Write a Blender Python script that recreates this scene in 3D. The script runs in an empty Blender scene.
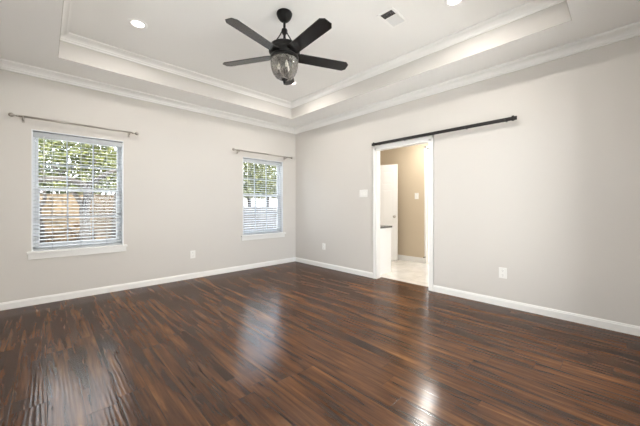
import bpy, bmesh, math, random
from mathutils import Vector, Matrix
random.seed(7)
R_ = math.radians
SC = bpy.context.scene
COL = SC.collection

# ------------------------------------------------------------------ camera
EYE = 1.15
cam_d = bpy.data.cameras.new('camera')
cam = bpy.data.objects.new('camera', cam_d); COL.objects.link(cam)
cam.location = (0, 0, EYE)
cam.rotation_euler = (R_(90), 0, R_(46.33 - 90))
cam_d.sensor_width = 36.0
cam_d.lens = 36.0 * 289.5 / 640.0
cam_d.shift_y = -6.6 / 640.0
cam_d.clip_start = 0.02
SC.camera = cam

# ------------------------------------------------------------------ world, sun, exposure
SKY = 9.5
SUN = 19.0
DOWNLIGHT_W = 14.0
BATH_W = 36.0
world = bpy.data.worlds.new('world'); SC.world = world
world.use_nodes = True
nt = world.node_tree; nt.nodes.clear()
wo = nt.nodes.new('ShaderNodeOutputWorld'); wb = nt.nodes.new('ShaderNodeBackground')
# bright hazy sky: pale at the horizon, light blue overhead, broken by soft white cloud
def wn(k): return nt.nodes.new(k)
tcw = wn('ShaderNodeTexCoord'); sep = wn('ShaderNodeSeparateXYZ'); nt.links.new(tcw.outputs['Generated'], sep.inputs[0])
ramp = wn('ShaderNodeValToRGB'); re_ = ramp.color_ramp.elements
re_[0].position = 0.0; re_[0].color = (.86, .93, 1.0, 1); re_[1].position = .8; re_[1].color = (.50, .70, 1.0, 1)
nt.links.new(sep.outputs[2], ramp.inputs[0])
cl = wn('ShaderNodeTexNoise'); cl.inputs['Scale'].default_value = 2.6; cl.inputs['Detail'].default_value = 5
nt.links.new(tcw.outputs['Generated'], cl.inputs['Vector'])
cr = wn('ShaderNodeValToRGB'); cr.color_ramp.elements[0].position = .36; cr.color_ramp.elements[1].position = .58
nt.links.new(cl.outputs['Fac'], cr.inputs[0])
mxw = wn('ShaderNodeMix'); mxw.data_type = 'RGBA'; mxw.inputs['B'].default_value = (1.0, .985, .96, 1)
nt.links.new(cr.outputs[0], mxw.inputs['Factor']); nt.links.new(ramp.outputs[0], mxw.inputs['A'])
wb.inputs['Strength'].default_value = SKY
nt.links.new(mxw.outputs['Result'], wb.inputs['Color']); nt.links.new(wb.outputs[0], wo.inputs['Surface'])

sun_d = bpy.data.lights.new('sun', 'SUN'); sun = bpy.data.objects.new('sun', sun_d); COL.objects.link(sun)
sun_d.energy = SUN; sun_d.angle = R_(0.6); sun_d.color = (1.0, .93, .82)
sdir = Vector((0.0, 0.65, -0.76)).normalized()          # travel direction, over the roof onto the garden
sun.rotation_euler = sdir.to_track_quat('-Z', 'Y').to_euler()

# sky portals in the window openings (sampling only)
def portal(x, y, z, w, h, rotz):
    d = bpy.data.lights.new('sky_portal', 'AREA'); d.shape = 'RECTANGLE'; d.size = w; d.size_y = h; d.energy = 1.0
    d.cycles.is_portal = True
    o = bpy.data.objects.new('sky_portal', d); COL.objects.link(o)
    o.location = (x, y, z); o.rotation_euler = (R_(-90), 0, rotz)      # faces -Y at rotz 0
portal(.347, 4.92, 1.335, .9, 1.43, 0)
portal(3.055, 4.92, 1.335, .9, 1.43, 0)
portal(5.74, 2.57, 1.17, .34, 2.3, R_(-90))
portal(1.95, -.41, 1.13, 2.5, 2.1, R_(180))
portal(-.60, 1.65, 1.55, 3.2, .6, R_(90))

SC.view_settings.view_transform = 'Standard'
SC.view_settings.look = 'None'
SC.view_settings.exposure = -0.04
SC.view_settings.gamma = 1.0
SC.view_settings.use_curve_mapping = False

# ------------------------------------------------------------------ dimensions
WX, WY = 3.826, 4.753           # right wall plane, left (window) wall plane
SX, RY = -0.43, -0.24           # the two walls behind the camera
CE, TC = 2.755, 3.025           # soffit height, tray ceiling height
TX0, TX1, TY0, TY1 = 0.11, 3.295, 0.305, 4.205
WT = 0.15
RWT = 0.09                      # right wall thickness
WIN = [(-0.103, 0.797), (2.605, 3.505)]
WZ0, WZ1 = 0.62, 2.05
DY0, DY1, DZ = 1.836, 2.704, 2.045
BX1, BY0, BY1 = 5.60, 1.10, 4.06     # bathroom beyond the doorway

# ------------------------------------------------------------------ materials
def mat(name, col, rough=.5, metal=0.0, spec=.5, **kw):
    m = bpy.data.materials.new(name); m.use_nodes = True
    b = m.node_tree.nodes['Principled BSDF']
    b.inputs['Base Color'].default_value = (*col, 1)
    b.inputs['Roughness'].default_value = rough
    b.inputs['Metallic'].default_value = metal
    b.inputs['Specular IOR Level'].default_value = spec
    for k, v in kw.items():
        b.inputs[k.replace('_', ' ')].default_value = v
    return m

def add_bump(m, scale, strength, dist=.002, detail=2.0, stretch=(1, 1, 1)):
    t = m.node_tree; b = t.nodes['Principled BSDF']
    tc = t.nodes.new('ShaderNodeTexCoord'); mp = t.nodes.new('ShaderNodeMapping')
    mp.inputs['Scale'].default_value = stretch
    n = t.nodes.new('ShaderNodeTexNoise'); n.inputs['Scale'].default_value = scale; n.inputs['Detail'].default_value = detail
    bp = t.nodes.new('ShaderNodeBump'); bp.inputs['Strength'].default_value = strength; bp.inputs['Distance'].default_value = dist
    t.links.new(tc.outputs['Object'], mp.inputs['Vector']); t.links.new(mp.outputs[0], n.inputs['Vector'])
    t.links.new(n.outputs['Fac'], bp.inputs['Height']); t.links.new(bp.outputs[0], b.inputs['Normal'])
    return n

def add_mottle(m, c1, c2, scale, stretch=(1, 1, 1), detail=4.0, lo=.35, hi=.65):
    t = m.node_tree; b = t.nodes['Principled BSDF']
    tc = t.nodes.new('ShaderNodeTexCoord'); mp = t.nodes.new('ShaderNodeMapping')
    mp.inputs['Scale'].default_value = stretch
    n = t.nodes.new('ShaderNodeTexNoise'); n.inputs['Scale'].default_value = scale; n.inputs['Detail'].default_value = detail
    r = t.nodes.new('ShaderNodeValToRGB')
    r.color_ramp.elements[0].position = lo; r.color_ramp.elements[0].color = (*c1, 1)
    r.color_ramp.elements[1].position = hi; r.color_ramp.elements[1].color = (*c2, 1)
    t.links.new(tc.outputs['Object'], mp.inputs['Vector']); t.links.new(mp.outputs[0], n.inputs['Vector'])
    t.links.new(n.outputs['Fac'], r.inputs[0]); t.links.new(r.outputs[0], b.inputs['Base Color'])

M = {}
M['wall'] = mat('greige_wall_paint', (.635, .607, .570), .55, spec=.35); add_bump(M['wall'], 130, .10, .002)
M['ceil'] = mat('ceiling_paint', (.87, .86, .84), .7, spec=.25); add_bump(M['ceil'], 160, .18, .003)
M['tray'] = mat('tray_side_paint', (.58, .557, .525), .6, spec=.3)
M['trim'] = mat('white_trim_paint', (.84, .83, .805), .32, spec=.5)
M['casing'] = mat('white_casing_paint', (.84, .83, .81), .35)
M['vinyl'] = mat('white_window_vinyl', (.82, .84, .86), .35)
M['muntin'] = mat('backlit_grey_muntin', (.40, .43, .47), .4)  # white grid bars toned grey to read as backlit
M['slat'] = mat('white_blind_slat', (.48, .50, .52), .35)
M['beige'] = mat('tan_bathroom_paint', (.60, .505, .375), .6, spec=.3); add_bump(M['beige'], 130, .1, .002)
M['door'] = mat('white_door_paint', (.86, .85, .83), .35)
M['cabinet'] = mat('white_cabinet_paint', (.86, .86, .85), .35)
M['counter'] = mat('grey_counter_stone', (.40, .39, .38), .25); add_mottle(M['counter'], (.10, .10, .10), (.20, .20, .195), 60)
M['bronze'] = mat('oil_rubbed_bronze', (.004, .0034, .003), .4, metal=.0, spec=.25)
M['blade'] = mat('dark_fan_blade', (.010, .010, .011), .26, spec=.55); add_bump(M['blade'], 40, .05, .001, stretch=(1, 12, 1))
M['rail'] = mat('black_steel', (.018, .017, .016), .4, metal=.4)
M['nickel'] = mat('brushed_nickel', (.46, .43, .39), .3, metal=1.0)
M['plastic'] = mat('white_plastic', (.83, .82, .79), .3)
M['slot'] = mat('dark_slot', (.05, .05, .05), .6)
M['grille'] = mat('white_register_enamel', (.90, .89, .87), .4)
M['duct'] = mat('dark_duct', (.03, .03, .032), .8)
M['candle'] = mat('bronze_candle_sleeve', (.035, .027, .022), .4, metal=.3)
M['bulb'] = mat('bulb_glass', (.80, .78, .72), .15, spec=.6)

def emit_mat(name, col, s):
    m = bpy.data.materials.new(name); m.use_nodes = True
    t = m.node_tree; t.nodes.clear()
    o = t.nodes.new('ShaderNodeOutputMaterial'); e = t.nodes.new('ShaderNodeEmission')
    e.inputs[0].default_value = (*col, 1); e.inputs[1].default_value = s
    t.links.new(e.outputs[0], o.inputs[0]); return m
M['lens'] = emit_mat('lit_lens', (1, .96, .90), 6.0)

def glass_mat(name, tint, fres, rough=0.0, bump=None):
    """thin architectural glass: see-through with a fresnel reflection"""
    m = bpy.data.materials.new(name); m.use_nodes = True
    t = m.node_tree; t.nodes.clear()
    o = t.nodes.new('ShaderNodeOutputMaterial'); mx = t.nodes.new('ShaderNodeMixShader')
    tr = t.nodes.new('ShaderNodeBsdfTransparent'); tr.inputs[0].default_value = (*tint, 1)
    gl = t.nodes.new('ShaderNodeBsdfGlossy'); gl.inputs['Roughness'].default_value = rough
    lw = t.nodes.new('ShaderNodeLayerWeight'); lw.inputs['Blend'].default_value = fres
    if bump:
        tc = t.nodes.new('ShaderNodeTexCoord')
        n = t.nodes.new('ShaderNodeTexNoise'); n.inputs['Scale'].default_value = bump; n.inputs['Detail'].default_value = 2
        bp = t.nodes.new('ShaderNodeBump'); bp.inputs['Strength'].default_value = .5; bp.inputs['Distance'].default_value = .01
        t.links.new(tc.outputs['Object'], n.inputs['Vector']); t.links.new(n.outputs['Fac'], bp.inputs['Height'])
        t.links.new(bp.outputs[0], gl.inputs['Normal']); t.links.new(bp.outputs[0], lw.inputs['Normal'])
    t.links.new(lw.outputs['Fresnel'], mx.inputs[0]); t.links.new(tr.outputs[0], mx.inputs[1]); t.links.new(gl.outputs[0], mx.inputs[2])
    t.links.new(mx.outputs[0], o.inputs[0]); return m
M['pane'] = glass_mat('window_glass', (.97, .98, .98), .18)
M['bowl'] = glass_mat('seeded_bowl_glass', (.94, .93, .91), .30, .10, 55)
_t = M['bowl'].node_tree; _o = _t.nodes['Material Output']; _src = _o.inputs[0].links[0].from_socket
_a = _t.nodes.new('ShaderNodeMixShader'); _d = _t.nodes.new('ShaderNodeBsdfTranslucent'); _d.inputs[0].default_value = (.9, .88, .85, 1)
_n = _t.nodes.new('ShaderNodeTexNoise'); _n.inputs['Scale'].default_value = 38; _n.inputs['Detail'].default_value = 3
_c = _t.nodes.new('ShaderNodeTexCoord'); _m = _t.nodes.new('ShaderNodeMapRange'); _m.inputs[1].default_value = .42; _m.inputs[2].default_value = .68; _m.inputs[3].default_value = .10; _m.inputs[4].default_value = .28
_t.links.new(_c.outputs['Object'], _n.inputs['Vector']); _t.links.new(_n.outputs['Fac'], _m.inputs[0]); _t.links.new(_m.outputs[0], _a.inputs[0])
_t.links.new(_src, _a.inputs[1]); _t.links.new(_d.outputs[0], _a.inputs[2]); _t.links.new(_a.outputs[0], _o.inputs[0])

def floor_material():
    m = bpy.data.materials.new('hand_scraped_dark_wood'); m.use_nodes = True
    t = m.node_tree; b = t.nodes['Principled BSDF']; L = t.links.new
    def N(k): return t.nodes.new(k)
    def math_(op, a, c=None, d=None):
        n = N('ShaderNodeMath'); n.operation = op
        for i, v in enumerate((a, c, d)):
            if v is None: continue
            if isinstance(v, (int, float)): n.inputs[i].default_value = v
            else: L(v, n.inputs[i])
        return n.outputs[0]
    tc = N('ShaderNodeTexCoord'); sp = N('ShaderNodeSeparateXYZ'); L(tc.outputs['Object'], sp.inputs[0])
    X, Y = sp.outputs[0], sp.outputs[1]
    def rnd(*v):
        c = N('ShaderNodeCombineXYZ')
        for i, q in enumerate(v):
            if isinstance(q, (int, float)): c.inputs[i].default_value = q
            else: L(q, c.inputs[i])
        w = N('ShaderNodeTexWhiteNoise'); w.noise_dimensions = '3D'; L(c.outputs[0], w.inputs['Vector'])
        return w.outputs['Value']
    PW, PL = .155, 1.22
    xs = math_('DIVIDE', math_('ADD', X, 10.06), PW)
    row = math_('FLOOR', xs); fx = math_('FRACT', xs)
    ys = math_('ADD', math_('DIVIDE', math_('ADD', Y, 20.0), PL), math_('MULTIPLY', rnd(row, 3.0, 0.0), 1.0))
    pl = math_('FLOOR', ys); fy = math_('FRACT', ys)
    idp = rnd(row, pl, 7.0)
    # printed strips inside each plank
    xs2 = math_('MULTIPLY', xs, 2.0); row2 = math_('FLOOR', xs2)
    ys2 = math_('ADD', math_('DIVIDE', math_('ADD', Y, 20.0), 1.5), math_('MULTIPLY', rnd(row2, 11.0, 0.0), 1.0))
    idt = rnd(row2, math_('FLOOR', ys2), 2.0)
    # grain
    cb = N('ShaderNodeCombineXYZ')
    L(math_('ADD', math_('MULTIPLY', X, 26.0), math_('MULTIPLY', idp, 37.0)), cb.inputs[0])
    L(math_('ADD', math_('MULTIPLY', Y, 1.5), math_('MULTIPLY', idp, 91.0)), cb.inputs[1])
    L(math_('MULTIPLY', idt, .35), cb.inputs[2])
    g = N('ShaderNodeTexNoise'); g.inputs['Scale'].default_value = 1.0; g.inputs['Detail'].default_value = 5; g.inputs['Roughness'].default_value = .62
    g.inputs['Distortion'].default_value = .6
    L(cb.outputs[0], g.inputs['Vector'])
    cb2 = N('ShaderNodeCombineXYZ')
    L(math_('ADD', math_('MULTIPLY', X, 9.0), math_('MULTIPLY', idp, 17.0)), cb2.inputs[0]); L(math_('MULTIPLY', Y, 1.1), cb2.inputs[1]); L(math_('MULTIPLY', idp, 13.0), cb2.inputs[2])
    g2 = N('ShaderNodeTexNoise'); g2.inputs['Scale'].default_value = 1.0; g2.inputs['Detail'].default_value = 3
    L(cb2.outputs[0], g2.inputs['Vector'])
    tone = math_('ADD', math_('MULTIPLY', g.outputs['Fac'], .85), math_('MULTIPLY', g2.outputs['Fac'], .55))
    tone = math_('ADD', tone, math_('MULTIPLY', math_('SUBTRACT', idt, .5), .09))
    tone = math_('ADD', tone, math_('MULTIPLY', math_('SUBTRACT', idp, .5), .07))
    r = N('ShaderNodeValToRGB'); e = r.color_ramp.elements
    e[0].position = .44; e[0].color = (.010, .0048, .0030, 1)
    e[1].position = 1.0; e[1].color = (.215, .100, .036, 1)
    for p, c in ((.58, (.034, .0140, .0068)), (.70, (.068, .0275, .0118)), (.82, (.112, .0470, .0178))):
        q = e.new(p); q.color = (*c, 1)
    L(tone, r.inputs[0])
    # seams
    def edge(f, w):
        d = math_('MINIMUM', f, math_('SUBTRACT', 1.0, f))
        return math_('MINIMUM', math_('DIVIDE', d, w), 1.0)
    seam = math_('MINIMUM', edge(fx, .016), edge(fy, .0016))
    mx = N('ShaderNodeMix'); mx.data_type = 'RGBA'
    mx.inputs['A'].default_value = (.012, .006, .004, 1)
    L(math_('ADD', math_('MULTIPLY', seam, .7), .3), mx.inputs['Factor']); L(r.outputs[0], mx.inputs['B'])
    L(mx.outputs['Result'], b.inputs['Base Color'])
    # hand-scraped ripples running with the boards
    cw = N('ShaderNodeCombineXYZ')
    L(math_('ADD', X, math_('MULTIPLY', idp, 3.0)), cw.inputs[0]); L(math_('MULTIPLY', Y, .16), cw.inputs[1]); L(math_('MULTIPLY', idp, 5.0), cw.inputs[2])
    w = N('ShaderNodeTexWave'); w.wave_type = 'BANDS'; w.bands_direction = 'X'
    w.inputs['Scale'].default_value = 14.0; w.inputs['Distortion'].default_value = 3.5; w.inputs['Detail'].default_value = 1.5; w.inputs['Detail Scale'].default_value = 1.2
    L(cw.outputs[0], w.inputs['Vector'])
    h = math_('ADD', math_('MULTIPLY', w.outputs['Fac'], .0006), math_('MULTIPLY', seam, .0003))
    bp = N('ShaderNodeBump'); bp.inputs['Strength'].default_value = .55; bp.inputs['Distance'].default_value = 1.0
    L(h, bp.inputs['Height']); L(bp.outputs[0], b.inputs['Normal'])
    # satin lacquer: a diffuse wood under a soft sheen that rises gently towards grazing view
    o = t.nodes['Material Output']
    df = N('ShaderNodeBsdfDiffuse'); gl = N('ShaderNodeBsdfGlossy'); ms = N('ShaderNodeMixShader'); lw = N('ShaderNodeLayerWeight')
    L(mx.outputs['Result'], df.inputs['Color']); L(bp.outputs[0], df.inputs['Normal']); L(bp.outputs[0], gl.inputs['Normal'])
    gl.inputs['Roughness'].default_value = .16; gl.inputs['Color'].default_value = (1, 1, 1, 1)
    lw.inputs['Blend'].default_value = .5
    L(math_('ADD', math_('MULTIPLY', math_('POWER', lw.outputs['Facing'], 4.0), .26), .053), ms.inputs[0])
    L(df.outputs[0], ms.inputs[1]); L(gl.outputs[0], ms.inputs[2]); L(ms.outputs[0], o.inputs['Surface'])
    return m
M['floor'] = floor_material()

def tile_material():
    m = mat('pale_marble_tile', (.78, .75, .70), .13, spec=.6)
    t = m.node_tree; b = t.nodes['Principled BSDF']; L = t.links.new
    tc = t.nodes.new('ShaderNodeTexCoord')
    br = t.nodes.new('ShaderNodeTexBrick'); br.offset = 0.0
    br.inputs['Scale'].default_value = 1.0; br.inputs['Brick Width'].default_value = .46; br.inputs['Row Height'].default_value = .46
    br.inputs['Mortar Size'].default_value = .003
    br.inputs['Color1'].default_value = (.80, .76, .70, 1); br.inputs['Color2'].default_value = (.74, .70, .645, 1); br.inputs['Mortar'].default_value = (.58, .55, .50, 1)
    L(tc.outputs['Object'], br.inputs['Vector'])
    n = t.nodes.new('ShaderNodeTexNoise'); n.inputs['Scale'].default_value = 4; n.inputs['Detail'].default_value = 6; n.inputs['Distortion'].default_value = 1.2
    L(tc.outputs['Object'], n.inputs['Vector'])
    r = t.nodes.new('ShaderNodeValToRGB'); r.color_ramp.elements[0].position = .35; r.color_ramp.elements[0].color = (.86, .85, .84, 1); r.color_ramp.elements[1].position = .6; r.color_ramp.elements[1].color = (1, 1, 1, 1)
    L(n.outputs['Fac'], r.inputs[0])
    mx = t.nodes.new('ShaderNodeMix'); mx.data_type = 'RGBA'; mx.blend_type = 'MULTIPLY'; mx.inputs['Factor'].default_value = 1
    L(br.outputs['Color'], mx.inputs['A']); L(r.outputs[0], mx.inputs['B']); L(mx.outputs['Result'], b.inputs['Base Color'])
    return m
M['tile'] = tile_material()

# outside
M['ground'] = mat('pale_garden_ground', (.42, .38, .33), .9); add_mottle(M['ground'], (.075, .07, .064), (.13, .12, .11), 2.2)
M['bounce_slab'] = mat('pale_bounce_slab', (.66, .645, .61), .85); add_mottle(M['bounce_slab'], (.70, .69, .67), (.80, .79, .77), 3)  # added pale slab, bounces daylight up to the ceiling
M['fence_tan'] = mat('tan_fence_board', (.55, .40, .25), .8); add_mottle(M['fence_tan'], (.065, .043, .022), (.12, .084, .045), 3, (6, 6, .6))
M['fence_shade_grey'] = mat('shade_grey_fence_board', (.20, .20, .20), .85); add_mottle(M['fence_shade_grey'], (.030, .031, .033), (.06, .06, .061), 3, (6, 6, .6))  # shade on the fence is put into the board colour
M['bark'] = mat('grey_brown_bark', (.16, .125, .10), .9); add_mottle(M['bark'], (.016, .013, .011), (.045, .038, .032), 8, (1, 1, .25)); 
M['house'] = mat('pale_siding', (.78, .77, .74), .7)
M['shingle'] = mat('grey_shingle', (.26, .25, .25), .9)
def leaf_mat(name, c1, c2):
    m = bpy.data.materials.new(name); m.use_nodes = True
    t = m.node_tree; b = t.nodes['Principled BSDF']; L = t.links.new
    tc = t.nodes.new('ShaderNodeTexCoord'); n = t.nodes.new('ShaderNodeTexNoise'); n.inputs['Scale'].default_value = 9; n.inputs['Detail'].default_value = 3
    r = t.nodes.new('ShaderNodeValToRGB'); r.color_ramp.elements[0].position = .35; r.color_ramp.elements[0].color = (*c1, 1); r.color_ramp.elements[1].position = .65; r.color_ramp.elements[1].color = (*c2, 1)
    L(tc.outputs['Object'], n.inputs['Vector']); L(n.outputs['Fac'], r.inputs[0]); L(r.outputs[0], b.inputs['Base Color'])
    b.inputs['Roughness'].default_value = .5
    o = t.nodes['Material Output']; tl = t.nodes.new('ShaderNodeBsdfTranslucent'); mx = t.nodes.new('ShaderNodeMixShader'); mx.inputs[0].default_value = .35
    L(r.outputs[0], tl.inputs[0]); L(b.outputs[0], mx.inputs[1]); L(tl.outputs[0], mx.inputs[2]); L(mx.outputs[0], o.inputs[0])
    return m
M['leaf'] = leaf_mat('light_green_leaves', (.020, .031, .010), (.15, .155, .042))
M['leaf_dark'] = leaf_mat('mid_green_leaves', (.016, .027, .012), (.065, .080, .032))
M['leaf_dry'] = leaf_mat('russet_leaves', (.05, .026, .015), (.11, .068, .034))

# ------------------------------------------------------------------ mesh helpers
def v_(bm, pts): return [bm.verts.new(p) for p in pts]

def box(bm, x0, x1, y0, y1, z0, z1, bev=0.0):
    if x0 > x1: x0, x1 = x1, x0
    if y0 > y1: y0, y1 = y1, y0
    if z0 > z1: z0, z1 = z1, z0
    v = v_(bm, [(x0, y0, z0), (x1, y0, z0), (x1, y1, z0), (x0, y1, z0), (x0, y0, z1), (x1, y0, z1), (x1, y1, z1), (x0, y1, z1)])
    f = [bm.faces.new([v[i] for i in q]) for q in ((0, 3, 2, 1), (4, 5, 6, 7), (0, 1, 5, 4), (1, 2, 6, 5), (2, 3, 7, 6), (3, 0, 4, 7))]
    if bev > 0:
        es = list({e for q in f for e in q.edges})
        bmesh.ops.bevel(bm, geom=es, offset=bev, segments=2, profile=.6, affect='EDGES')

def basis(d):
    d = Vector(d).normalized()
    a = Vector((0, 0, 1)) if abs(d.z) < .9 else Vector((1, 0, 0))
    u = d.cross(a).normalized(); return u, d.cross(u).normalized()

def tube(bm, pts, rad, seg=12, cap=True):
    pts = [Vector(p) for p in pts]
    rad = rad if isinstance(rad, (list, tuple)) else [rad] * len(pts)
    rings = []
    u = None
    for i, p in enumerate(pts):
        d = (pts[min(i + 1, len(pts) - 1)] - pts[max(i - 1, 0)]).normalized()
        if u is None: u, w = basis(d)
        else:
            u = (u - d * u.dot(d)).normalized(); w = d.cross(u).normalized()
        rings.append(v_(bm, [p + (u * math.cos(2 * math.pi * k / seg) + w * math.sin(2 * math.pi * k / seg)) * rad[i] for k in range(seg)]))
    for a, b in zip(rings, rings[1:]):
        for k in range(seg):
            f = bm.faces.new((a[k], a[(k + 1) % seg], b[(k + 1) % seg], b[k])); f.smooth = True
    if cap:
        bm.faces.new(rings[0][::-1]); bm.faces.new(rings[-1])

def lathe(bm, prof, c, seg=32, axis='Z', smooth=True):
    """prof: (radius, height) along axis from c; closed at ends where radius is 0"""
    c = Vector(c); rings = []
    def P(r, h, a):
        q = (r * math.cos(a), r * math.sin(a), h)
        if axis == 'X': q = (q[2], q[0], q[1])
        if axis == 'Y': q = (q[0], q[2], q[1])
        return c + Vector(q)
    for r, h in prof:
        rings.append([bm.verts.new(P(0, h, 0))] if r < 1e-6 else v_(bm, [P(r, h, 2 * math.pi * k / seg) for k in range(seg)]))
    for a, b in zip(rings, rings[1:]):
        for k in range(seg):
            k2 = (k + 1) % seg
            if len(a) == 1 and len(b) == 1: continue
            if len(a) == 1: f = bm.faces.new((a[0], b[k2], b[k]))
            elif len(b) == 1: f = bm.faces.new((a[k], a[k2], b[0]))
            else: f = bm.faces.new((a[k], a[k2], b[k2], b[k]))
            f.smooth = smooth

def prism(bm, outline, z0, z1):
    lo = v_(bm, [(x, y, z0) for x, y in outline]); hi = v_(bm, [(x, y, z1) for x, y in outline])
    n = len(lo)
    bm.faces.new(lo[::-1]); bm.faces.new(hi)
    for k in range(n): bm.faces.new((lo[k], lo[(k + 1) % n], hi[(k + 1) % n], hi[k]))

def obj(name, bm, m, parent=None, sharp=True):
    bmesh.ops.recalc_face_normals(bm, faces=bm.faces[:])
    me = bpy.data.meshes.new(name); bm.to_mesh(me); bm.free()
    me.materials.append(M[m])
    o = bpy.data.objects.new(name, me); COL.objects.link(o)
    if parent is not None: o.parent = parent
    return o

def B(): return bmesh.new()
def boxes(*bs, bev=0.0):
    bm = B()
    for b in bs: box(bm, *b, bev=bev)
    return bm

def tag(o, label=None, cat=None, group=None, kind=None):
    if label: o['label'] = label
    if cat: o['category'] = cat
    if group: o['group'] = group
    if kind: o['kind'] = kind
    return o

def thing(name, label, cat, loc=(0, 0, 0), rotz=0.0, group=None, kind=None):
    o = bpy.data.objects.new(name, None); COL.objects.link(o)
    o.location = loc; o.rotation_euler = (0, 0, rotz); o.empty_display_size = .1
    return tag(o, label, cat, group, kind)

def struct(name, bm, m, label, cat):
    return tag(obj(name, bm, m), label, cat, None, 'structure')

def dup(o, parent=None):
    c = o.copy(); COL.objects.link(c)
    c.parent = parent
    for ch in list(o.children): dup(ch, c)
    return c

# ------------------------------------------------------------------ room shell
# floor runs into the doorway up to the tile
bm = boxes((SX - .15, WX, RY - .15, WY + .02, -.12, 0), (WX, WX + RWT + .04, DY0 - .05, DY1 + .05, -.12, 0))
struct('floor', bm, 'floor', 'dark brown hand-scraped plank floor with long grain streaks', 'floor')

# left wall with two window openings
xs = [SX - .15, WIN[0][0], WIN[0][1], WIN[1][0], WIN[1][1], WX + RWT]
bm = B()
for i in range(5):
    if i in (1, 3):
        box(bm, xs[i], xs[i + 1], WY, WY + WT, -.12, WZ0); box(bm, xs[i], xs[i + 1], WY, WY + WT, WZ1, 3.15)
    else:
        box(bm, xs[i], xs[i + 1], WY, WY + WT, -.12, 3.15)
struct('wall_left', bm, 'wall', 'greige painted wall holding the two windows', 'wall')

bm = boxes((WX, WX + RWT, RY - .15, DY0, -.12, 3.15), (WX, WX + RWT, DY1, WY, -.12, 3.15), (WX, WX + RWT, DY0, DY1, DZ, 3.15))
struct('wall_right', bm, 'wall', 'pale greige wall with the doorway and black rail', 'wall')
RD = (.70, 3.20, .08, 2.18)      # unseen glazing added behind the camera for daylight, under an added roof
struct('wall_rear', boxes((SX - .15, RD[0], RY - .15, RY, -.12, 3.15), (RD[1], WX, RY - .15, RY, -.12, 3.15), (RD[0], RD[1], RY - .15, RY, -.12, RD[2]), (RD[0], RD[1], RY - .15, RY, RD[3], 3.15)), 'wall', 'greige wall behind the camera, opposite the windows', 'wall')
struct('added_sun_roof', boxes((-1.5, 6.5, -3.8, RY - .16, 2.78, 2.92)), 'house', 'pale roof added out of view behind the camera to keep direct sun out', 'added roof')  # unseen roof added to block direct sun from the rear glazing
RW = (.05, 3.25, 1.25, 1.85)      # window added beside the camera, out of the frame, for daylight fill
struct('wall_side', boxes((SX - .15, SX, RY, RW[0], -.12, 3.15), (SX - .15, SX, RW[1], WY, -.12, 3.15), (SX - .15, SX, RW[0], RW[1], -.12, RW[2]), (SX - .15, SX, RW[0], RW[1], RW[3], 3.15)), 'wall', 'greige wall at the far left edge beside the left window', 'wall')

# ceiling: soffit ring + tray
bm = boxes((SX, TX0, RY, WY, CE, 3.15), (TX1, WX, RY, WY, CE, 3.15), (TX0, TX1, RY, TY0, CE, 3.15), (TX0, TX1, TY1, WY, CE, 3.15), (TX0, TX1, TY0, TY1, TC, 3.15))
struct('ceiling', bm, 'ceil', 'pale textured tray ceiling with a lower border all round', 'ceiling')

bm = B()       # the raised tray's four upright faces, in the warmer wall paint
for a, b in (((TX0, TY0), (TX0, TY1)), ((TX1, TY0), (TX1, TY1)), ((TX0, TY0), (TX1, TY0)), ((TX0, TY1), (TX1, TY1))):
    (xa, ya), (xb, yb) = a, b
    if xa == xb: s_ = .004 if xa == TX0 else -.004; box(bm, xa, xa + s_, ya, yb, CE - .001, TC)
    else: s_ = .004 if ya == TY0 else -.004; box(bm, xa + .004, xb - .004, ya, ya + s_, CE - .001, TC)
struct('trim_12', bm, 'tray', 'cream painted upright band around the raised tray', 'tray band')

# mouldings swept around rectangles, one mitred length per side
def moulding_side(side, x0, x1, y0, y1, prof, inward=True):
    """prof: list of (p, z) with p the projection from the wall into the room"""
    bm = B(); a = []; b = []
    for p, z in prof:
        if side == 'N': a.append((x0 + p, y1 - p, z)); b.append((x1 - p, y1 - p, z))
        if side == 'S': a.append((x0 + p, y0 + p, z)); b.append((x1 - p, y0 + p, z))
        if side == 'E': a.append((x1 - p, y0 + p, z)); b.append((x1 - p, y1 - p, z))
        if side == 'W': a.append((x0 + p, y0 + p, z)); b.append((x0 + p, y1 - p, z))
    va, vb = v_(bm, a), v_(bm, b); n = len(a)
    for k in range(n): bm.faces.new((va[k], va[(k + 1) % n], vb[(k + 1) % n], vb[k]))
    bm.faces.new(va); bm.faces.new(vb[::-1])
    return bm

def crown_profile(zt, drop, proj):
    pts = [(0, zt), (proj, zt), (proj, zt - .014), (proj - .012, zt - .018)]
    for k in range(0, 5):        # one clean cove
        a = k / 4 * math.pi / 2
        pts.append((.020 + (proj - .036) * (1 - math.sin(a)), zt - .022 - (drop - .044) * (1 - math.cos(a))))
    pts += [(.014, zt - drop + .018), (.014, zt - drop + .003), (.010, zt - drop), (0, zt - drop)]
    return pts
names = {'N': 'left wall', 'E': 'right wall', 'S': 'wall behind the camera', 'W': 'wall at the left edge'}
for i, s in enumerate('NESW'):
    struct('trim_%d' % (i + 1), moulding_side(s, SX, WX, RY, WY, crown_profile(CE, .088, .095)), 'trim', 'white crown moulding along the top of the ' + names[s], 'moulding')
for i, s in enumerate('NESW'):
    struct('trim_%d' % (i + 5), moulding_side(s, TX0, TX1, TY0, TY1, crown_profile(TC, .082, .085)), 'trim',
           'white crown moulding inside the raised tray, on the side nearest the ' + names[s], 'moulding')

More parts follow.
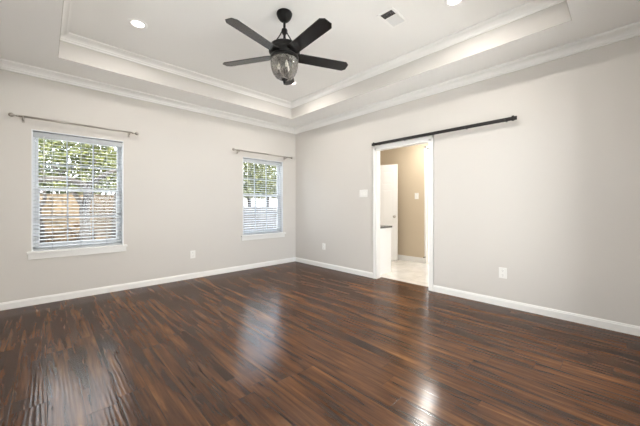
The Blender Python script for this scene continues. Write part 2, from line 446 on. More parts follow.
def base_prof(h=.085, t=.014): return [(0, 0), (t, 0), (t, h - .02), (t - .004, h - .012), (t - .005, h - .004), (t - .009, h), (0, h)]
struct('baseboard_left', moulding_side('N', SX, WX, RY, WY, base_prof()), 'trim', 'white baseboard below the two windows', 'baseboard')
struct('baseboard_side', moulding_side('W', SX, WX, RY, WY, base_prof()), 'trim', 'white baseboard on the wall at the left edge', 'baseboard')
struct('baseboard_rear', moulding_side('S', SX, WX, RY, WY, base_prof()), 'trim', 'white baseboard on the wall behind the camera', 'baseboard')
CW = .066
bm = moulding_side('E', SX, WX, DY1 + CW - .014, WY, base_prof()); struct('baseboard_right', bm, 'trim', 'white baseboard between the room corner and the doorway', 'baseboard')
bm = moulding_side('E', SX, WX, RY, DY0 - CW + .014, base_prof()); o = struct('baseboard_right', bm, 'trim', 'long white baseboard right of the doorway', 'baseboard')

# doorway: jamb liner + casing on both faces
bm = B()
for y0, y1, z0, z1 in ((DY0 - .012, DY0 + .003, 0, DZ), (DY1 - .003, DY1 + .012, 0, DZ), (DY0, DY1, DZ - .003, DZ + .012)):
    box(bm, WX - .004, WX + RWT + .004, y0, y1, z0, z1)
for sx, dx in ((WX, -1),):
    for k, (a, b) in enumerate(((0, .014), (.012, .020))):
        lo, hi = (0, CW) if k == 0 else (CW * .55, CW)
        box(bm, sx, sx + dx * b, DY0 + .006 - hi, DY0 + .006 - lo, 0, DZ + (hi if k else CW) - .006, .003)
        box(bm, sx, sx + dx * b, DY1 - .006 + lo, DY1 - .006 + hi, 0, DZ + (hi if k else CW) - .006, .003)
        box(bm, sx, sx + dx * b, DY0 + .006 - CW, DY1 - .006 + CW, DZ - .006 + lo, DZ - .006 + hi, .003)
struct('trim_9', bm, 'casing', 'white casing and jamb around the open doorway', 'door casing')
struct('trim_10', boxes((WX + RWT + .038, WX + RWT + .050, DY0, DY1, -.01, .003)), 'slot', 'thin dark strip where the wood floor meets the pale tile', 'floor strip')

# ------------------------------------------------------------------ windows (structure) and their blinds
def make_window(n, x0, x1, label):
    w = thing('window_%d' % n, label, 'window', ((x0 + x1) / 2, WY, WZ0), kind='structure')
    hw = (x1 - x0) / 2; H = WZ1 - WZ0
    # local coordinates: x along the wall, y outward, z up from the sill
    bm = boxes((-hw, -hw + .012, .002, WT, 0, H), (hw - .012, hw, .002, WT, 0, H), (-hw, hw, .002, WT, H - .012, H), (-hw, hw, .03, WT, -.002, .008))
    obj('jamb', bm, 'vinyl', w)
    bm = boxes((-hw + .012, -hw + .032, .09, .145, .008, H - .012), (hw - .032, hw - .012, .09, .145, .008, H - .012), (-hw + .012, hw - .012, .09, .145, H - .05, H - .012), (-hw + .012, hw - .012, .09, .145, .008, .045))
    obj('window_frame', bm, 'vinyl', w)
    mid = H * .508
    def sash(name, z0, z1, y0, y1, st):
        a, b = -hw + .0335, hw - .0335
        s = obj(name, boxes((a, a + st, y0, y1, z0, z1), (b - st, b, y0, y1, z0, z1), (a + st - .002, b - st + .002, y0 + .001, y1 - .001, z0, z0 + st), (a + st - .002, b - st + .002, y0 + .001, y1 - .001, z1 - st, z1), bev=.002), 'vinyl', w)
        g = B(); iw = (b - a - 2 * st); yc = (y0 + y1) / 2
        for q in (1, 2):
            xx = a + st + iw * q / 3; box(g, xx - .007, xx + .007, yc - .008, yc + .008, z0 + st, z1 - st)
        zz = (z0 + z1) / 2; box(g, a + st, b - st, yc - .0075, yc + .0075, zz - .007, zz + .007)
        obj('muntins', g, 'muntin', s)
        obj('pane', boxes((a + st - .005, b - st + .005, yc - .001, yc + .001, z0 + st - .005, z1 - st + .005)), 'pane', s)
        return s
    sash('upper_sash', mid - .005, H - .05, .122, .142, .024)
    lo = sash('lower_sash', .045, mid + .03, .095, .118, .035)
    obj('sash_lock', boxes((-.03, .03, .085, .098, mid + .012, mid + .03), bev=.003), 'vinyl', lo)
    # sill board and apron
    obj('sill', boxes((-hw - .038, hw + .038, -.045, .0, -.022, .004), (-hw, hw, -.005, .095, -.02, .004), bev=.004), 'trim', w)
    obj('apron', boxes((-hw - .028, hw + .028, -.018, 0, -.088, -.022), bev=.004), 'trim', w)
    return w
make_window(1, *WIN[0], 'white gridded sash window at the left with trees and tan fence outside')
make_window(2, *WIN[1], 'white gridded sash window near the room corner with grey fence outside')

w3 = thing('window_3', 'long low white window added out of the frame for daylight, facing the wall with the doorway', 'window', (SX, 1.65, 1.25), R_(90), kind='structure')
obj('window_frame', boxes((-1.6, -1.55, .05, .12, 0, .6), (1.55, 1.6, .05, .12, 0, .6), (-1.55, 1.55, .05, .12, 0, .05), (-1.55, 1.55, .05, .12, .55, .6), (-.54, -.50, .05, .12, .05, .55), (.50, .54, .05, .12, .05, .55)), 'vinyl', w3)
obj('pane', boxes((-1.57, 1.57, .084, .086, .03, .57)), 'pane', w3)

w4 = thing('window_4', 'wide white glazing added behind the camera for daylight, opposite the two gridded windows', 'window', (1.95, RY, .08), R_(180), kind='structure')
obj('window_frame', boxes((-1.25, -1.19, .05, .12, 0, 2.10), (1.19, 1.25, .05, .12, 0, 2.10), (-1.19, 1.19, .05, .12, 0, .06), (-1.19, 1.19, .05, .12, 2.04, 2.10), (-.035, .035, .05, .12, .06, 2.04)), 'vinyl', w4)
obj('pane', boxes((-1.21, 1.21, .084, .086, .04, 2.06)), 'pane', w4)

def make_blind(x0, x1, label):
    t = thing('window_blind', label, 'blind', ((x0 + x1) / 2, WY + .048, WZ0), group='white slatted blinds in the two windows')
    hw = (x1 - x0) / 2 - .016; H = WZ1 - WZ0
    obj('headrail', boxes((-hw, hw, -.026, .026, H - .072, H - .029), bev=.002), 'slat', t)
    obj('valance', boxes((-hw - .002, hw + .002, -.034, -.028, H - .085, H - .027), bev=.002), 'slat', t)
    bm = B(); z = .046; n = 0
    while z < H - .095:
        for k in range(4):           # gently crowned slat
            ya, yb = -.022 + .011 * k, -.011 + .011 * k
            za, zb = [.0022 * (1 - (q / .024) ** 2) + q * .17 for q in (ya, yb)]
            v = v_(bm, [(-hw, ya, z + za), (hw, ya, z + za), (hw, yb, z + zb), (-hw, yb, z + zb), (-hw, ya, z + za + .0016), (hw, ya, z + za + .0016), (hw, yb, z + zb + .0016), (-hw, yb, z + zb + .0016)])
            for q in ((0, 1, 2, 3), (4, 7, 6, 5), (0, 4, 5, 1), (2, 6, 7, 3), (0, 3, 7, 4), (1, 5, 6, 2)):
                bm.faces.new([v[i] for i in q])
        z += .0425
    obj('slats', bm, 'slat', t)
    obj('bottom_rail', boxes((-hw, hw, -.026, .026, .008, .026), bev=.003), 'slat', t)
    for fx in (-.62, 0, .62):
        bm = B()
        for y in (-.0265, .0265): tube(bm, [(fx * hw, y, .02), (fx * hw, y, H - .06)], .0012, 6)
        obj('ladder_cord', bm, 'slat', t)
    bm = B(); tube(bm, [(-hw + .09, -.038, H - .07), (-hw + .09, -.040, H - .62)], .004, 8)
    obj('tilt_wand', bm, 'plastic', t)
    return t
make_blind(*WIN[0], 'open white slatted blind in the left window')
make_blind(*WIN[1], 'open white slatted blind in the window near the corner')

# ------------------------------------------------------------------ curtain rods
def curtain_rod(xa, xb, ba, bb, z, label):
    t = thing('curtain_rod', label, 'curtain rod', ((xa + xb) / 2, WY, z), group='nickel curtain rods over the windows')
    c = (xa + xb) / 2; Y = -.078
    bm = B(); mid = (bb - ba) * .55 + ba - c
    tube(bm, [(xa - c, Y, 0), (mid, Y, 0)], .0115, 14); tube(bm, [(mid - .01, Y, 0), (xb - c, Y, 0)], .0098, 14)
    obj('rod', bm, 'nickel', t)
    for x, s in ((xa - c, -1), (xb - c, 1)):
        bm = B()
        lathe(bm, [(0, -.002 * s), (.012, 0), (.012, s * .012), (.007, s * .018), (.007, s * .028), (.014, s * .034), (.022, s * .044), (.0245, s * .055), (.021, s * .066), (.011, s * .075), (0, s * .078)], (x, Y, 0), 20, 'X')
        obj('finial', bm, 'nickel', t)
    for x in (ba - c, bb - c):
        bm = B()
        box(bm, x - .012, x + .012, -.005, 0, -.055, .012, .002)
        tube(bm, [(x, -.004, -.03), (x, Y * .5, -.026), (x, Y, -.018)], .006, 10)
        pts = [(x, Y + .016 * math.cos(a), .016 * math.sin(a)) for a in [R_(d) for d in range(160, 381, 20)]]
        tube(bm, pts, .0045, 8)
        lathe(bm, [(0, -.008), (.007, -.008), (.007, .008), (0, .008)], (x, Y - .012, -.018), 12, 'Y')
        obj('bracket', bm, 'nickel', t)
curtain_rod(-.205, .885, -.168, .856, 2.165, 'brushed nickel curtain rod with ball ends above the left window')
curtain_rod(2.44, 3.61, 2.496, 3.528, 2.142, 'brushed nickel curtain rod with ball ends above the window near the corner')

# ------------------------------------------------------------------ barn door rail
t = thing('barn_door_rail', 'long black flat barn door rail without a door above the doorway', 'rail', (WX, 1.779, 2.125))
obj('rail', boxes((-.070, -.062, -.973, .973, -.021, .021), bev=.0015), 'rail', t)
for k in range(5):
    y = -.86 + k * .43; bm = B()
    lathe(bm, [(0, -.064), (.013, -.064), (.013, 0), (0, 0)], (0, y, 0), 16, 'X')
    obj('spacer', bm, 'rail', t)
    bm = B(); lathe(bm, [(0, -.077), (.008, -.077), (.011, -.073), (.011, -.069), (0, -.069)], (0, y, 0), 6, 'X', False)
    obj('bolt', bm, 'rail', t)
for s in (-1, 1):
    bm = boxes((-.078, -.052, s * .935 - .011, s * .935 + .011, -.026, .030), bev=.003)
    lathe(bm, [(0, 0), (.010, 0), (.010, -s * .012), (0, -s * .012)], (-.066, s * .935 - s * .011, .012), 12, 'Y')
    obj('end_stop', bm, 'rail', t)

# ------------------------------------------------------------------ outlets and switches
def plate_thing(name, label, cat, loc, rotz, w, h, group=None):
    t = thing(name, label, cat, loc, rotz, group)
    obj('cover_plate', boxes((-w / 2, w / 2, -.006, 0, -h / 2, h / 2), bev=.0025), 'plastic', t)
    return t
def outlet(label, loc, rotz):
    t = plate_thing('wall_outlet', label, 'outlet', loc, rotz, .080, .122, 'white wall outlets')
    for z in (.026, -.026):
        bm = B(); pts = []
        for k in range(24):
            a = 2 * math.pi * k / 24
            pts.append((max(-.0165, min(.0165, .0195 * math.cos(a))), .0195 * math.sin(a) * .86))
        lo = v_(bm, [(x, -.005, z + q) for x, q in pts]); hi = v_(bm, [(x, -.0085, z + q) for x, q in pts])
        for k in range(24): bm.faces.new((lo[k], lo[(k + 1) % 24], hi[(k + 1) % 24], hi[k]))
        bm.faces.new(hi); bm.faces.new(lo[::-1])
        r = obj('receptacle', bm, 'plastic', t)
        obj('slots', boxes((-.0075, -.0055, -.0088, -.0075, z + .000, z + .010), (.0055, .0075, -.0088, -.0075, z + .001, z + .009), (-.002, .002, -.0088, -.0075, z - .011, z - .006)), 'slot', r)
    bm = B(); lathe(bm, [(0, -.0078), (.0025, -.0075), (.003, -.006), (0, -.0055)], (0, 0, 0), 10, 'Y')
    obj('screw', bm, 'plastic', t)
ROT_E = R_(-90)      # local -Y (front) turned to face -X
outlet('white wall outlet between the two windows', (1.725, WY, .382), 0)
outlet('white wall outlet right of the doorway', (WX, .957, .384), ROT_E)
outlet('white wall outlet left of the doorway, near the corner', (WX, 3.90, .395), ROT_E)

t = plate_thing('light_switch', 'white three-rocker switch plate left of the doorway casing', 'light switch', (WX, 2.965, 1.364), ROT_E, .162, .122)
for k in (-1, 0, 1):
    bm = B(); x = k * .046
    v = v_(bm, [(x - .016, -.005, -.033), (x + .016, -.005, -.033), (x + .016, -.005, .033), (x - .016, -.005, .033), (x - .016, -.011, -.031), (x + .016, -.011, -.031), (x + .016, -.0065, .031), (x - .016, -.0065, .031)])
    for q in ((0, 1, 2, 3), (4, 5, 6, 7), (0, 1, 5, 4), (1, 2, 6, 5), (2, 3, 7, 6), (3, 0, 4, 7)): bm.faces.new([v[i] for i in q])
    obj('rocker', bm, 'plastic', t)

# ------------------------------------------------------------------ recessed lights
def downlight(x, y, label):
    t = thing('recessed_light', label, 'ceiling light', (x, y, TC), group='recessed ceiling lights in the tray')
    bm = B(); lathe(bm, [(.057, 0), (.057, -.004), (.063, -.008), (.084, -.006), (.090, 0)], (0, 0, 0), 40)
    obj('trim_ring', bm, 'grille', t)
    bm = B(); lathe(bm, [(.058, -.001), (.058, -.003), (.04, -.0055), (0, -.0065)], (0, 0, 0), 40)
    obj('lens', bm, 'lens', t)
    d = bpy.data.lights.new('recessed_lamp', 'AREA'); d.shape = 'DISK'; d.size = .05; d.spread = R_(178)
    d.energy = DOWNLIGHT_W; d.color = (1.0, .95, .89)
    l = bpy.data.objects.new('recessed_lamp', d); COL.objects.link(l); l.parent = t; l.location = (0, 0, -.012)
downlight(.70, 3.44, 'lit recessed ceiling light at upper left, nearest the left window')
downlight(2.70, 1.06, 'lit recessed ceiling light at the top edge, right of the vent')
downlight(2.72, 3.47, 'lit recessed ceiling light just behind the fan, nearest the room corner')
downlight(.70, 1.06, 'lit recessed ceiling light above the camera')

# ------------------------------------------------------------------ ceiling vent
t = thing('ceiling_vent', 'white rectangular air register in the tray ceiling right of the fan', 'air vent', (2.508, 1.585, TC))
hx, hy = .143, .088
bm = boxes((-hx, hx, -hy, -hy + .024, -.008, 0), (-hx, hx, hy - .024, hy, -.008, 0), (-hx, -hx + .024, -hy + .024, hy - .024, -.008, 0), (hx - .024, hx, -hy + .024, hy - .024, -.008, 0), (-.034, -.026, -hy + .024, hy - .024, -.008, 0), bev=.002)
obj('frame', bm, 'grille', t)
obj('duct_opening', boxes((-hx + .02, hx - .02, -hy + .02, hy - .02, -.0015, -.0005)), 'duct', t)
def louvres(x0, x1, n, lean):
    for k in range(n):
        x = x0 + (x1 - x0) * (k + .5) / n; bm = B()
        v = v_(bm, [(x - lean, -hy + .024, -.0015), (x + lean, -hy + .024, -.010), (x + lean, hy - .024, -.010), (x - lean, hy - .024, -.0015)])
        w = v_(bm, [q.co + Vector((.0012, 0, .0003)) for q in v])
        bm.faces.new(v); bm.faces.new(w[::-1])
        for a in range(4): bm.faces.new((v[a], v[(a + 1) % 4], w[(a + 1) % 4], w[a]))
        obj('louvre', bm, 'grille', t)
louvres(-hx + .026, -.036, 5, -.006)
louvres(-.024, hx - .026, 9, .0034)

# ------------------------------------------------------------------ ceiling fan
FX, FY = 1.69, 2.27
fan = thing('ceiling_fan', 'dark bronze five-blade ceiling fan with a clear glass bowl light', 'ceiling fan', (FX, FY, TC))
Z = lambda z: z - TC
bm = B(); lathe(bm, [(0, 0), (.073, 0), (.076, -.008), (.074, -.022), (.064, -.046), (.046, -.070), (.028, -.083), (.022, -.088), (0, -.088)], (0, 0, 0), 36); obj('canopy', bm, 'bronze', fan)
bm = B(); tube(bm, [(0, 0, -.08), (0, 0, Z(2.73))], .0125, 16); obj('downrod', bm, 'bronze', fan)
bm = B(); lathe(bm, [(0, .03), (.016, .03), (.026, .022), (.029, .010), (.029, -.008), (.022, -.020), (.016, -.03), (0, -.03)], (0, 0, Z(2.845)), 24); obj('collar', bm, 'bronze', fan)
for k in range(3):
    a = R_(40 + 120 * k); bm = B(); c, s = math.cos(a), math.sin(a)
    tube(bm, [(.024 * c, .024 * s, Z(2.845)), (.045 * c, .045 * s, Z(2.80)), (.080 * c, .080 * s, Z(2.745)), (.105 * c, .105 * s, Z(2.705))], [.0055, .0055, .0055, .007], 10); obj('brace', bm, 'bronze', fan)
bm = B(); lathe(bm, [(0, Z(2.735)), (.050, Z(2.735)), (.070, Z(2.722)), (.110, Z(2.712)), (.138, Z(2.700)), (.146, Z(2.684)), (.142, Z(2.668)), (.150, Z(2.660)), (.150, Z(2.640)), (.140, Z(2.628)), (.128, Z(2.614)), (.128, Z(2.600)), (0, Z(2.600))], (0, 0, 0), 48); obj('motor_housing', bm, 'bronze', fan)
PH = 48.4; BZ = 2.612
def blade_mesh():
    bm = B()
    ol = []
    r0, r1 = .125, .665
    w0, w1 = .062, .066
    ol = [(r0, -w0 * .8), (r0 + .03, -w0), (r1 - .034, -w1), (r1, -w1 + .030), (r1, w1 - .030), (r1 - .034, w1), (r0 + .03, w0), (r0, w0 * .8)]
    prism(bm, ol, -.0035, .0035)
    return bm
bl0 = None
for k in range(5):
    if bl0 is None:
        bl0 = obj('blade', blade_mesh(), 'blade', fan)
        bm = B()
        prism(bm, [(.11, -.020), (.17, -.016), (.22, -.030), (.27, -.030), (.29, 0), (.27, .030), (.22, .030), (.17, .016), (.11, .020)], .0037, .009)
        obj('blade_iron', bm, 'bronze', bl0)
        b_ = bl0
    else:
        b_ = dup(bl0, fan)
    a = R_(PH + 72 * k)
    b_.matrix_local = Matrix.Translation((0, 0, Z(BZ))) @ Matrix.Rotation(a, 4, 'Z') @ Matrix.Rotation(R_(-11), 4, 'X')
# light kit
bm = B(); lathe(bm, [(0, Z(2.602)), (.132, Z(2.602)), (.137, Z(2.594)), (.137, Z(2.578)), (.130, Z(2.570)), (0, Z(2.570))], (0, 0, 0), 48); obj('fitter_ring', bm, 'bronze', fan)
bm = B()
prof = [(.122, 2.574), (.130, 2.560), (.1335, 2.535), (.131, 2.50), (.122, 2.465), (.107, 2.432), (.086, 2.405), (.060, 2.388), (.030, 2.380), (.012, 2.379)]
lathe(bm, [(r, Z(z)) for r, z in prof] + [(r - .003, Z(z + .002)) for r, z in prof[::-1]], (0, 0, 0), 48); obj('glass_shade', bm, 'bowl', fan)
bm = B(); tube(bm, [(0, 0, Z(2.575)), (0, 0, Z(2.385))], .006, 12); obj('stem', bm, 'bronze', fan)
bm = B(); lathe(bm, [(0, .018), (.022, .016), (.026, .006), (.030, -.002), (.022, -.008), (.012, -.014), (.014, -.022), (.010, -.032), (0, -.038)], (0, 0, Z(2.378)), 24); obj('finial', bm, 'bronze', fan)
for k in range(3):
    a = R_(15 + 120 * k); c, s = math.cos(a), math.sin(a); bm = B()
    tube(bm, [(0, 0, Z(2.42)), (.028 * c, .028 * s, Z(2.415)), (.055 * c, .055 * s, Z(2.43))], .0045, 8)
    lathe(bm, [(0, Z(2.425)), (.016, Z(2.428)), (.019, Z(2.44)), (.012, Z(2.445)), (.0125, Z(2.475)), (0, Z(2.475))], (.055 * c, .055 * s, 0), 16)
    sk = obj('lamp_socket', bm, 'candle', fan)
    bm = B(); lathe(bm, [(0, Z(2.474)), (.009, Z(2.476)), (.016, Z(2.495)), (.0165, Z(2.508)), (.010, Z(2.53)), (.003, Z(2.548)), (0, Z(2.55))], (.055 * c, .055 * s, 0), 16)
    obj('bulb', bm, 'bulb', sk)

# ------------------------------------------------------------------ bathroom through the doorway
X0 = WX + RWT
bm = boxes((X0 + .04, BX1, BY0, BY1, -.12, 0)); struct('floor_bathroom', bm, 'tile', 'pale glossy tile floor beyond the doorway', 'floor')
DW0, DW1, DWZ = 2.40, 2.745, 2.33        # glazed door added in the far wall to bring daylight in
bm = boxes((BX1, BX1 + .12, DW1, BY1, -.12, 3.15), (BX1, BX1 + .12, BY0, DW0, -.12, 3.15), (BX1, BX1 + .12, DW0, DW1, DWZ, 3.15))
struct('wall_bathroom_back', bm, 'beige', 'tan painted wall seen through the doorway', 'wall')
struct('wall_bathroom_left', boxes((X0, BX1 + .12, BY1, BY1 + .12, -.12, 3.15)), 'beige', 'tan wall on the left side of the room beyond', 'wall')
struct('wall_bathroom_right', boxes((X0, BX1 + .12, BY0 - .12, BY0, -.12, 3.15)), 'beige', 'tan wall on the right side of the room beyond', 'wall')
struct('ceiling_bathroom', boxes((X0, BX1 + .12, BY0, BY1, CE, 3.15)), 'ceil', 'pale ceiling of the room beyond the doorway', 'ceiling')
bm = B(); box(bm, BX1 - .013, BX1, DW1 + .04, BY1, 0, .10, .003); struct('baseboard_bathroom', bm, 'trim', 'white baseboard under the tan wall beyond the doorway', 'baseboard')
bm = boxes((BX1 - .016, BX1, DW1 - .004, DW1 + .04, 0, DWZ + .04), (BX1 - .016, BX1, DW0 - .04, DW0 + .004, 0, DWZ + .04), (BX1 - .016, BX1, DW0 - .04, DW1 + .04, DWZ - .004, DWZ + .04), bev=.003)
struct('trim_11', bm, 'casing', 'narrow white casing at the right end of the tan wall', 'door casing')
d = thing('added_glazed_door', 'tall narrow glazed door added to let bright daylight in at the right end of the tan wall', 'door', (BX1 + .06, (DW0 + DW1) / 2, 0), kind='structure')
hw = (DW1 - DW0) / 2
obj('door_frame', boxes((-.02, .02, -hw, -hw + .012, 0, DWZ), (-.02, .02, hw - .012, hw, 0, DWZ), (-.02, .02, -hw, hw, 0, .05), (-.02, .02, -hw, hw, DWZ - .03, DWZ), bev=.002), 'vinyl', d)
obj('pane', boxes((-.002, .002, -hw + .01, hw - .01, .04, DWZ - .02)), 'pane', d)

def panel_door(name, w, h, parent, m='door', th=.035):
    """six-panel door; local x from hinge, z up, thickness in y"""
    bm = B(); box(bm, 0, w, -th / 2, th / 2, 0, h, .002)
    st = .11; cw = (w - 3 * st) / 2
    rows = [(.20, .62), (.80, 1.50), (1.62, 1.88)]
    for sgn in (-1, 1):
        for i in range(2):
            xa = st + i * (cw + st)
            for za, zb in rows:
                y = sgn * th / 2
                o = v_(bm, [(xa, y * 1.02, za), (xa + cw, y * 1.02, za), (xa + cw, y * 1.02, zb), (xa, y * 1.02, zb)])
                i1 = v_(bm, [(xa + .018, y * .62, za + .018), (xa + cw - .018, y * .62, za + .018), (xa + cw - .018, y * .62, zb - .018), (xa + .018, y * .62, zb - .018)])
                o2 = v_(bm, [(xa - .008, y * 1.10, za - .008), (xa + cw + .008, y * 1.10, za - .008), (xa + cw + .008, y * 1.10, zb + .008), (xa - .008, y * 1.10, zb + .008)])
                r1 = v_(bm, [(xa + .035, y * 1.15, za + .035), (xa + cw - .035, y * 1.15, za + .035), (xa + cw - .035, y * 1.15, zb - .035), (xa + .035, y * 1.15, zb - .035)])
                for k in range(4):
                    bm.faces.new((o2[k], o2[(k + 1) % 4], o[(k + 1) % 4], o[k]))
                    bm.faces.new((o[k], o[(k + 1) % 4], r1[(k + 1) % 4], r1[k]))
                bm.faces.new(r1)
    p = obj('door_panel', bm, m, parent)
    return p
hx_, hy_ = 5.14, 3.985; ex, ey = 5.395, 3.285
dw = math.hypot(ex - hx_, ey - hy_)
d = thing('door_1', 'white six-panel door standing ajar in front of the tan wall', 'door', (hx_, hy_, .008), math.atan2(ey - hy_, ex - hx_), kind='structure')
panel_door('door', dw, 2.03, d)
for s in (-1, 1):
    bm = B(); lathe(bm, [(0, s * .017), (.030, s * .017), (.030, s * .022), (.011, s * .026), (.010, s * .045), (.022, s * .050), (.027, s * .062), (.022, s * .073), (0, s * .077)], (dw - .06, 0, .93), 20, 'Y')
    obj('knob', bm, 'nickel', d)

# vanity cabinet behind the wall, its end panel facing the doorway
van = thing('vanity_cabinet', 'low white cabinet with a grey counter edge just inside the doorway', 'cabinet', (X0 + .004, 2.835, 0))
obj('cabinet_body', boxes((0, .50, 0, 1.15, .09, .775), (.0, .44, .0, 1.15, 0, .09), bev=.003), 'cabinet', van)
obj('end_panel', boxes((0, .51, -.012, 0, 0, .775), bev=.002), 'cabinet', van)
obj('countertop', boxes((0, .535, -.02, 1.16, .777, .812), bev=.003), 'counter', van)
for k in range(2):
    f = obj('cabinet_door', boxes((.50, .518, .04 + k * .55, .56 + k * .55, .12, .755), bev=.003), 'cabinet', van)
    bm = B(); lathe(bm, [(0, .518), (.006, .518), (.006, .532), (.014, .537), (.014, .545), (0, .548)], (0, .50 + k * .14, .66), 14, 'X'); obj('knob', bm, 'nickel', f)

t = plate_thing('light_switch', 'small white switch plate on the tan wall beyond the doorway', 'light switch', (BX1, 2.96, 1.365), ROT_E, .085, .125)
obj('rocker', boxes((-.016, .016, -.010, -.005, -.033, .033), bev=.002), 'plastic', t)
t = thing('door_stop', 'small grey door stop at the foot of the white casing', 'door stop', (BX1 - .016, 2.765, .125))
bm = B(); lathe(bm, [(0, 0), (.016, 0), (.016, -.006), (.007, -.010), (.007, -.05), (0, -.05)], (0, 0, 0), 16, 'X'); obj('spring', bm, 'nickel', t)
bm = B(); lathe(bm, [(0, -.049), (.012, -.049), (.012, -.066), (0, -.068)], (0, 0, 0), 16, 'X'); obj('rubber_tip', bm, 'slot', t)

t = thing('bathroom_fill_light', 'round ceiling light added out of sight to brighten the room beyond the doorway', 'ceiling light', (4.95, 2.45, CE))  # unseen fixture added to brighten the tan wall and tile
bm = B(); lathe(bm, [(0, 0), (.15, 0), (.15, -.02), (.14, -.025), (0, -.025)], (0, 0, 0), 36); obj('base', bm, 'grille', t)
bm = B(); lathe(bm, [(.135, -.025), (.125, -.05), (.08, -.065), (0, -.07)], (0, 0, 0), 36); obj('diffuser', bm, 'lens', t)
ld = bpy.data.lights.new('bathroom_fill_lamp', 'AREA'); ld.shape = 'DISK'; ld.size = .26; ld.energy = BATH_W; ld.color = (1, .96, .90)
lo = bpy.data.objects.new('bathroom_fill_lamp', ld); COL.objects.link(lo); lo.parent = t; lo.location = (0, 0, -.08)

# ------------------------------------------------------------------ garden outside
GZ = -.22
bm = boxes((-22, 34, WY + WT + .01, 44, GZ - .3, GZ), (-22, SX - .16, -20, WY + WT + .01, GZ - .3, GZ), (SX - .16, 34, -20, RY - .16, GZ - .3, GZ), (BX1 + .13, 34, RY - .16, WY + WT + .01, GZ - .3, GZ)); struct('ground', bm, 'ground', 'pale bare garden ground outside the windows', 'ground')

struct('bounce_slab', boxes((-22, SX - .16, -20, WY + WT + .01, GZ, GZ + .03), (SX - .16, 34, -20, RY - .16, GZ, GZ + .03), (BX1 + .13, 34, RY - .16, WY + WT + .01, GZ, GZ + .03), (-22, 34, WY + WT + .01, 8.6, GZ, GZ + .03)), 'bounce_slab', 'pale ground slab added around the house to bounce daylight indoors', 'bounce_slab')  # light-bouncing ground added outside the openings
def fence(x0, x1, y, h, m, label, boardw=.14):
    t = thing('wooden_fence', label, 'fence', (x0, y, GZ))
    bm = B(); x = 0
    rng = random.Random(int(x0 * 10))
    while x < x1 - x0 - .02:
        hh = h + rng.uniform(-.012, .012)
        box(bm, x, x + boardw - .003, -.01 + rng.uniform(-.003, .003), .01, .03, hh, 0); x += boardw
    box(bm, 0, x1 - x0, .0102, .014, .03, h - .03)
    obj('boards', bm, m, t)
    for z in (.3, h * .55, h - .25): obj('rail', boxes((0, x1 - x0, .01, .05, z - .045, z + .045)), m, t)
    k = 0
    while k <= x1 - x0 + .01:
        obj('post', boxes((k - .045, k + .045, .05, .14, 0, h - .05)), m, t); k += 2.4
fence(-6.0, 4.6, 12.2, 1.78, 'fence_tan', 'sunlit tan board fence seen through the left window')
fence(4.75, 14.35, 11.2, 1.36, 'fence_shade_grey', 'board fence coloured grey as if in shade, seen through the window near the corner')

# pale house behind the grey fence
h = thing('neighbour_house', 'pale house wall showing above the grey fence', 'house', (11.5, 17.0, GZ))
obj('wall', boxes((-6.5, 7.0, 0, 5, 0, 2.3)), 'house', h)
bm = B(); v = v_(bm, [(-6.9, -.4, 2.3), (7.4, -.4, 2.3), (7.4, 5.4, 2.3), (-6.9, 5.4, 2.3), (-6.9, 2.5, 3.6), (7.4, 2.5, 3.6)])
for q in ((0, 1, 5, 4), (2, 3, 4, 5), (0, 4, 3), (1, 2, 5), (0, 3, 2, 1)): bm.faces.new([v[i] for i in q])
obj('roof', bm, 'shingle', h)

def leaves(bm, c, rad, n, size, rng):
    c = Vector(c)
    for _ in range(n):
        while True:
            p = Vector((rng.uniform(-1, 1), rng.uniform(-1, 1), rng.uniform(-1, 1)))
            if p.length < 1: break
        p = c + Vector((p.x * rad[0], p.y * rad[1], p.z * rad[2]))
        d = Vector((rng.gauss(0, 1), rng.gauss(0, 1), rng.gauss(-.2, .6))).normalized()
        u, w = basis(d); a = rng.uniform(0, 6.28); u2 = u * math.cos(a) + w * math.sin(a); w2 = d.cross(u2)
        L = size * rng.uniform(.7, 1.3); W = L * .42
        q = v_(bm, [p, p + d * L * .5 + u2 * W + w2 * L * .08, p + d * L, p + d * L * .5 - u2 * W + w2 * L * .08])
        bm.faces.new((q[0], q[1], q[2])); bm.faces.new((q[0], q[2], q[3]))

def tree(x, y, trunk, blobs, m, label, seed, leafsize=.11, branches=()):
    rng = random.Random(seed)
    t = thing('garden_tree', label, 'tree', (x, y, GZ), group='trees in the garden')
    bm = B(); tube(bm, [p for p, r in trunk], [r for p, r in trunk], 10)
    obj('trunk', bm, 'bark', t)
    for br in branches:
        bm = B(); tube(bm, [p for p, r in br], [r for p, r in br], 8); obj('branch', bm, 'bark', t)
    bm = B()
    for c, r, n in blobs: leaves(bm, c, r, n, leafsize, rng)
    obj('foliage', bm, m, t)
# through the left window
tree(.72, 9.1, [((0, 0, 0), .15), ((.02, 0, .8), .11), ((.0, .02, 1.3), .10), ((.10, .0, 1.75), .08), ((.2, .1, 2.4), .05), ((.25, .1, 3.2), .02)],
     [((0, 0, 1.95), (.7, .5, .28), 420), ((-.9, .3, 2.0), (.6, .4, .25), 260), ((.35, .1, 2.45), (.8, .6, .35), 520), ((-.45, 0, 2.65), (.6, .6, .35), 420), ((.1, 0, 3.1), (.8, .7, .45), 560)], 'leaf',
     'leafy tree with a slim grey trunk in front of the tan fence', 3, .10,
     [[((.02, 0, 1.3), .06), ((-.25, 0, 1.8), .04), ((-.6, .1, 2.4), .02)], [((.1, 0, 1.8), .05), ((.55, -.05, 2.25), .025)], [((.05, 0, 1.6), .07), ((.0, -.5, 1.85), .07), ((-.35, -.75, 1.98), .065), ((-.95, -.8, 1.9), .05)], [((.0, -.5, 1.85), .06), ((.35, -.75, 2.15), .05), ((.9, -.7, 2.4), .03)]])
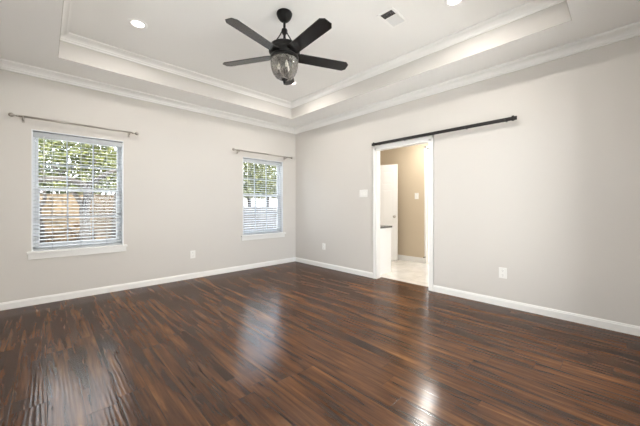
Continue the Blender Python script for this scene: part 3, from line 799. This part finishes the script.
tree(1.72, 11.0, [((0, 0, 0), .22), ((0, 0, 1.0), .17), ((.04, 0, 1.9), .15), ((.05, 0, 2.6), .10), ((.1, 0, 3.5), .04)],
     [((.2, -.1, 2.25), (.7, .5, .3), 380), ((.1, -.2, 2.75), (.8, .7, .4), 520), ((.5, 0, 3.25), (.9, .7, .4), 480)], 'leaf',
     'thick-trunked tree at the right side of the left window view', 5, .11,
     [[((.0, -.1, 1.5), .05), ((.3, -.2, 2.1), .03), ((.6, -.2, 2.6), .015)]])
tree(-.05, 10.6, [((0, 0, 0), .06), ((.03, 0, .7), .05), ((-.05, 0, 1.25), .06), ((.08, 0, 1.6), .04), ((.0, 0, 2.4), .03)],
     [((-.2, 0, 2.5), (.8, .6, .4), 420), ((-.7, 0, 2.9), (.9, .6, .4), 380), ((-.2, 0, 3.2), (.8, .6, .35), 330)], 'leaf_dark',
     'thin crooked sapling at the left side of the left window view', 8, .10,
     [[((-1.1, 0, 2.02), .06), ((-.4, 0, 2.12), .075), ((.0, 0, 2.2), .06), ((.7, .1, 2.42), .045)], [((-.9, 0, 2.7), .03), ((-.3, 0, 3.0), .035), ((.3, 0, 3.5), .03)]])
tree(1.0, 13.6, [((0, 0, 0), .2), ((0, 0, 2.0), .15), ((.1, 0, 4.0), .07)],
     [((-.9, 0, 2.1), (1.5, .7, .40), 800), ((1.0, 0, 2.1), (1.5, .7, .40), 800), ((-1.2, 0, 2.7), (1.3, .8, .6), 700), ((.9, 0, 2.8), (1.3, .8, .7), 760), ((-.2, 0, 3.6), (1.7, .9, .7), 800)], 'leaf_dark',
     'broad dark green tree rising behind the tan fence', 12, .14)
tree(-2.6, 15.6, [((0, 0, 0), .16), ((.1, 0, 2.0), .12), ((.8, 0, 4.4), .06)],
     [((-.4, 0, 2.7), (1.2, .8, .6), 480), ((.5, 0, 3.3), (1.2, .8, .5), 380)], 'leaf_dark',
     'dark leaning tree behind the left end of the tan fence', 14, .14,
     [[((.1, 0, 2.0), .07), ((.9, -.2, 3.2), .05), ((1.3, -.2, 4.6), .03)]])
# through the second window
tree(7.15, 12.4, [((0, 0, 0), .10), ((.02, 0, 1.2), .085), ((-.05, 0, 2.1), .07), ((.1, 0, 3.4), .04)],
     [((.1, 0, 2.12), (1.2, .8, .34), 1100), ((.2, 0, 2.6), (1.2, .8, .38), 900), ((.2, 0, 2.95), (1.1, .8, .55), 900), ((-.4, 0, 3.3), (.9, .8, .5), 560), ((.9, 0, 3.6), (1.1, .8, .6), 800), ((.2, 0, 4.3), (1.2, .9, .6), 620)], 'leaf',
     'yellow-green tree behind the grey fence in the window near the corner', 21, .12,
     [[((0, 0, 1.9), .05), ((-.6, 0, 2.8), .025)]])
tree(9.9, 15.0, [((0, 0, 0), .13), ((0, 0, 2.0), .10), ((.1, 0, 4.2), .04)],
     [((0, 0, 2.3), (1.6, .9, .4), 1100), ((0, 0, 2.8), (1.5, .9, .4), 900), ((0, 0, 3.0), (1.4, .9, .5), 900), ((.5, 0, 3.8), (1.4, .9, .7), 900), ((-.6, 0, 4.4), (1.1, .9, .5), 500)], 'leaf',
     'bushy green tree farther right behind the grey fence', 23, .13)
# low shrubs along the tan fence
for i, (x, y, r, hgt, m, lab) in enumerate(((-.1, 11.6, .45, .75, 'leaf_dry', 'russet shrub at the left end of the tan fence'),
                                            (.85, 11.7, .42, .85, 'leaf_dry', 'russet shrub in the middle of the tan fence'),
                                            (2.15, 11.75, .42, .7, 'leaf_dark', 'green shrub at the right of the tan fence'))):
    rng = random.Random(40 + i)
    t = thing('garden_shrub', lab, 'shrub', (x, y, GZ), group='shrubs along the tan fence')
    bm = B()
    for k in range(5):
        a = rng.uniform(0, 6.28); tube(bm, [(0, 0, 0), (.5 * r * math.cos(a), .5 * r * math.sin(a), hgt * .8)], [.015, .006], 6)
    obj('stems', bm, 'bark', t)
    bm = B(); leaves(bm, (0, 0, hgt * .55), (r, r * .7, hgt * .5), 260, .09, rng); obj('foliage', bm, m, t)
